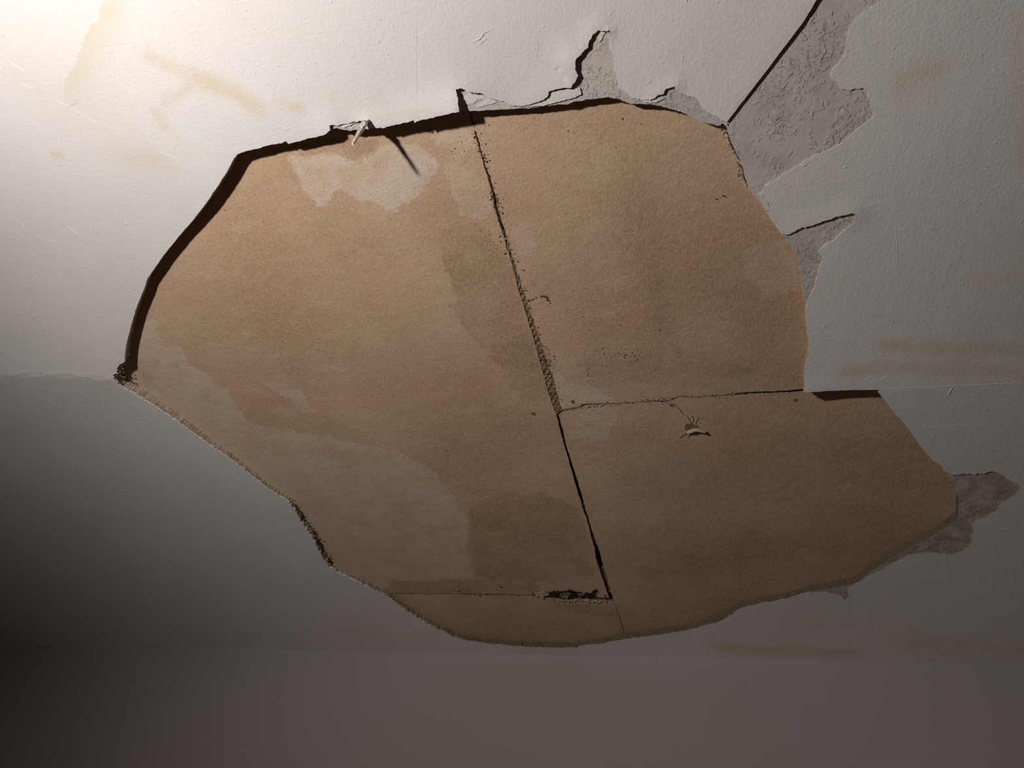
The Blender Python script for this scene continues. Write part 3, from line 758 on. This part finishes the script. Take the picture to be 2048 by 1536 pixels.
# ------------------------------------------------------------------ the hanging sliver of paint and torn papers
def ribbon(name, spine, widths, sides, mat, thick=.0006, parent=None, curl=0.0, seed=0):
    """solid ribbon: spine points (n,3), half widths, side directions"""
    spine = np.asarray(spine, float); n = len(spine); r = np.random.default_rng(seed)
    V, Fc, m = [], [], 5
    for i in range(n):
        d = spine[min(i + 1, n - 1)] - spine[max(i - 1, 0)]; d /= np.linalg.norm(d)
        s = np.asarray(sides[i] if np.ndim(sides) > 1 else sides, float); s = s - d * (s @ d); s /= np.linalg.norm(s)
        nn = np.cross(d, s)
        for j in range(m):
            t = -1 + 2 * j / (m - 1)
            p = spine[i] + s * t * widths[i] * (1 + .12 * r.normal()) + nn * curl * widths[i] * (t * t - .5)
            V.append(p)
        for j in range(m):
            V.append(V[-m] + nn * thick)
    for i in range(n - 1):
        for j in range(m - 1):
            q = i * 2 * m + j
            Fc.append((q, q + 1, q + 2 * m + 1, q + 2 * m)); Fc.append((q + m, q + 3 * m, q + 3 * m + 1, q + m + 1))
        q = i * 2 * m
        Fc.append((q, q + 2 * m, q + 3 * m, q + m)); Fc.append((q + m - 1, q + 2 * m - 1, q + 4 * m - 1, q + 3 * m - 1))
    e = (n - 1) * 2 * m
    for b in (0, e):
        for j in range(m - 1): Fc.append((b + j, b + m + j, b + m + j + 1, b + j + 1))
    return mesh_obj(name, V, Fc, mat, parent, smooth=False)
root = surf([(734, 243)], lifted=True)[0]
tip_ray = flat([(706, 290)], H)[0] - CAM
drop = .056
tip = CAM + tip_ray * ((H - drop - CAM[2]) / tip_ray[2])
mid1 = root * .6 + tip * .4 + np.array([.0015, -.001, .001]); mid2 = root * .25 + tip * .75
side = np.array([.75, .0, -.35])
ts_ = np.linspace(0, 1, 15)
spine = [((1 - t) ** 3) * root + 3 * t * (1 - t) ** 2 * mid1 + 3 * t * t * (1 - t) * mid2 + t ** 3 * tip for t in ts_]
sl = ribbon('hanging_sliver', spine, [.0012 + .0032 * math.sin(math.pi * (.12 + .85 * t) ** .62) * (1 - .35 * t) + .0004 * math.sin(9 * t) for t in ts_], side, WHITEPAPER, .0009, ceiling, 1.3, 4)
sl['label'] = 'thin torn sliver of white paint hanging from the rim'
# small flap behind the sliver root
small_plate('paint_flake', [(735, 241), (745, 254), (738, 258), (731, 256)], TS - .004, .0008, PAINT, 77, tilt=((735, 241), (738, 258), 2.0), side=SKIMEDGE)

# peeled curl of board paper on the lower right sheet
c0 = flat([(1374, 862)], ZB)[0]; c1 = flat([(1410, 856)], ZB)[0]
n_ = 12; sp = []; sd_ = []
for i in range(n_):
    t = i / (n_ - 1)
    p = c0 * (1 - t) + c1 * t; p = p + np.array([0, -.004 * math.sin(math.pi * t) + .003 * t * t, -.0035 - .003 * t])
    sp.append(p); sd_.append((.15, .55, -.8))
fl = ribbon('torn_paper_curl', sp, [.0021 + .0009 * math.sin(math.pi * (i / (n_ - 1)) ** .6) for i in range(n_)], np.array(sd_), PAPER, .0006, ceiling, .5, 9)
fl['label'] = 'pale curl of torn paper sticking out of the board'
def board_patch(name, px, down, thick, mat, seed, amp=.8, rough=0.0):
    out = w2(ragged(px, amp, 2.5, seed=seed), ZB - down)
    x0, y0 = out.min(0); x1, y1 = out.max(0)
    g = grid_pts(.0035, x0, x1, y0, y1, seed=seed); g = g[inside(g, out)]
    if len(g): g = g[near_mask(g, [closed(out)], .003) > .001]
    Vv, Ff = tri_plane([out], g, lambda c: inside(c, out))
    z = np.full(len(Vv), ZB - down) + np.random.default_rng(seed).normal(0, 1, len(Vv)) * rough
    return plate(name, Vv, Ff, z, np.full(len(Vv), ZB - down + thick), mat, mat, parent=ceiling, attrs={'pale': np.full(len(Vv), -1.), 'paleamt': np.zeros(len(Vv)), 'dark': np.full(len(Vv), -1.), 'soft': np.zeros(len(Vv))}, side_jit=.0004)
board_patch('torn_paper', [(1368, 852), (1376, 847), (1388, 849), (1398, 853), (1396, 860), (1382, 864), (1371, 860)], .0006, .0012, TORN, 80, .8, .0003)
for i, px in enumerate([[(1385, 846), (1386, 838), (1383, 832)], [(1389, 847), (1393, 840), (1397, 834)], [(1381, 847), (1376, 838), (1372, 831)], [(1372, 866), (1365, 870), (1358, 875)], [(1379, 868), (1376, 874), (1380, 872)], [(1366, 828), (1356, 816), (1349, 808), (1340, 803)]]):
    P3 = flat(ragged(px, .6, 3, closed=False, seed=i), ZB - .0008)
    ribbon('paper_shred', P3, [.0006] * len(P3), (.3, .8, -.4), KRAFT2, .0005, ceiling, .3, i)

# ------------------------------------------------------------------ rotted, mouldy end of the lower joint
mp = board_patch('mould_patch', [(1097, 1185), (1108, 1182), (1122, 1184), (1138, 1180), (1150, 1184), (1165, 1188), (1180, 1187), (1192, 1179), (1196, 1182), (1191, 1191), (1170, 1193), (1150, 1194), (1135, 1198), (1118, 1197), (1103, 1194)], .0012, .0016, MOULD, 90, 1.2, .0009)
mp['label'] = 'black mould where the paper has rotted away'
for i, px in enumerate([[(1098, 1197), (1125, 1199), (1140, 1200), (1168, 1199), (1196, 1201), (1214, 1203), (1190, 1205), (1150, 1203), (1120, 1203)], [(1120, 1190), (1134, 1186), (1142, 1188), (1136, 1196), (1124, 1197)], [(1068, 1186), (1086, 1184), (1098, 1190), (1086, 1197), (1072, 1192)], [(1155, 1189), (1165, 1187), (1170, 1190), (1160, 1192)]]):
    board_patch('torn_paper', px, .0020 + .0004 * i, .0014, PAPER if i % 2 == 0 else GYPSUM, 91 + i, 1.0, .0008)
r = np.random.default_rng(5)
q = np.vstack([along([(1070, 1186), (1210, 1198)], 70, (10, 4), r), along([(1060, 1190), (900, 1187)], 14, (6, 2), r)])
scatter('mould_specks', flat(q, ZB - .0006), r.uniform(.0006, .0022, len(q)), MOULD, 8, 'black mould specks round the rotted joint end')
# loose black crumbs in the left corner of the hole
q = r.uniform((229, 727), (250, 757), (34, 2))
scatter('corner_crumbs', surf(q, up=.004), r.uniform(.0008, .0028, len(q)), GYPSUM, 9, 'dark rubble in the sharp left corner of the hole')
# chewed fibrous bits on the far left rim
q = along([(577, 1004), (600, 1040), (625, 1075), (645, 1115), (665, 1138)], 90, (3.0, 3.0), r) + (3, -3)
scatter('rim_crumbs', surf(q, up=.005), r.uniform(.0007, .0022, len(q)), EDGE, 10, 'crumbling fibres on the lower left rim of the hole')

# ------------------------------------------------------------------ room
def wall(name, lo, hi, mat, label):
    o = box(name, lo, hi, mat); o['kind'] = 'structure'; o['label'] = label; return o
TZ = ZB + .02
x0, x1, y0, y1 = ROOM['x0'], ROOM['x1'], ROOM['y0'], ROOM['y1']
wall('wall_back', (x0 - .1, y1, 0), (x1 + .1, y1 + .1, TZ), WALL, 'plain grey-beige wall meeting the ceiling along the bottom of the view')
wall('wall_front', (x0 - .1, y0 - .1, 0), (x1 + .1, y0, TZ), WALL, 'plain wall behind the viewer')
wall('wall_left', (x0 - .1, y0, 0), (x0, y1, TZ), WALL, 'plain wall on the left side of the room')
wall('wall_right', (x1, y0, 0), (x1 + .1, y1, TZ), WALL, 'plain wall on the right side of the room')
wall('floor', (x0 - .1, y0 - .1, -.1), (x1 + .1, y1 + .1, 0), FLOOR, 'dark wooden floor')

# ------------------------------------------------------------------ uplighter standing behind the viewer's left shoulder
lamp = bpy.data.objects.new('floor_lamp', None); COL.objects.link(lamp)
lamp.location = (LAMP[0], LAMP[1], 0)
lamp['label'] = 'uplighter floor lamp with a white bowl turned to the ceiling'; lamp['category'] = 'lamp'
aim = LAMP_AIM - LAMP; aim /= np.linalg.norm(aim)
hz = LAMP[2]
back = np.array([0, 0, hz]) - aim * .05          # centre of the bowl, in the lamp's own space
def rot_lathe(name, prof, mat, n=28):
    """lathe about the axis the bowl points along"""
    o = lathe(name, prof, mat, lamp, (0, 0, 0), n)
    o.matrix_local = Matrix.Translation(Vector(back)) @ Vector(aim).to_track_quat('Z', 'Y').to_matrix().to_4x4()
    return o
lathe('base', [(.13, 0), (.13, .012), (.12, .02), (.03, .028), (.014, .05)], BRASS, lamp, (back[0], back[1], 0), 32)
lathe('pole', [(.011, .03), (.011, hz - .10)], BRASS, lamp, (back[0], back[1], 0), 14)
rot_lathe('shade', [(.012, -.06), (.03, -.055), (.075, -.035), (.11, -.008), (.125, .02), (.122, .021), (.107, -.004), (.073, -.031), (.03, -.050), (.012, -.052)], WHITE_PLASTIC)
gm = bpy.data.materials.new('lit_bulb'); gm.use_nodes = True
nt = gm.node_tree; nt.nodes.remove(nt.nodes['Principled BSDF'])
em = nt.nodes.new('ShaderNodeEmission'); em.inputs[0].default_value = (*LAMP_COLOR, 1); em.inputs[1].default_value = 20.0
nt.links.new(em.outputs[0], nt.nodes['Material Output'].inputs[0])
rot_lathe('bulb', [(.012, -.05)] + [(.026 * math.sin(a), -.012 - .026 * math.cos(a)) for a in np.linspace(.6, 3.0, 12)], gm)
ld = bpy.data.lights.new('lamp_beam', 'SPOT'); ld.energy = LAMP_WATTS; ld.color = LAMP_COLOR
ld.spot_size = math.radians(154); ld.spot_blend = 1.0; ld.shadow_soft_size = .030
lo_ = bpy.data.objects.new('lamp_beam', ld); COL.objects.link(lo_); lo_.parent = lamp
lo_.location = (0, 0, hz); lo_.rotation_euler = Vector(-aim).to_track_quat('Z', 'Y').to_euler()
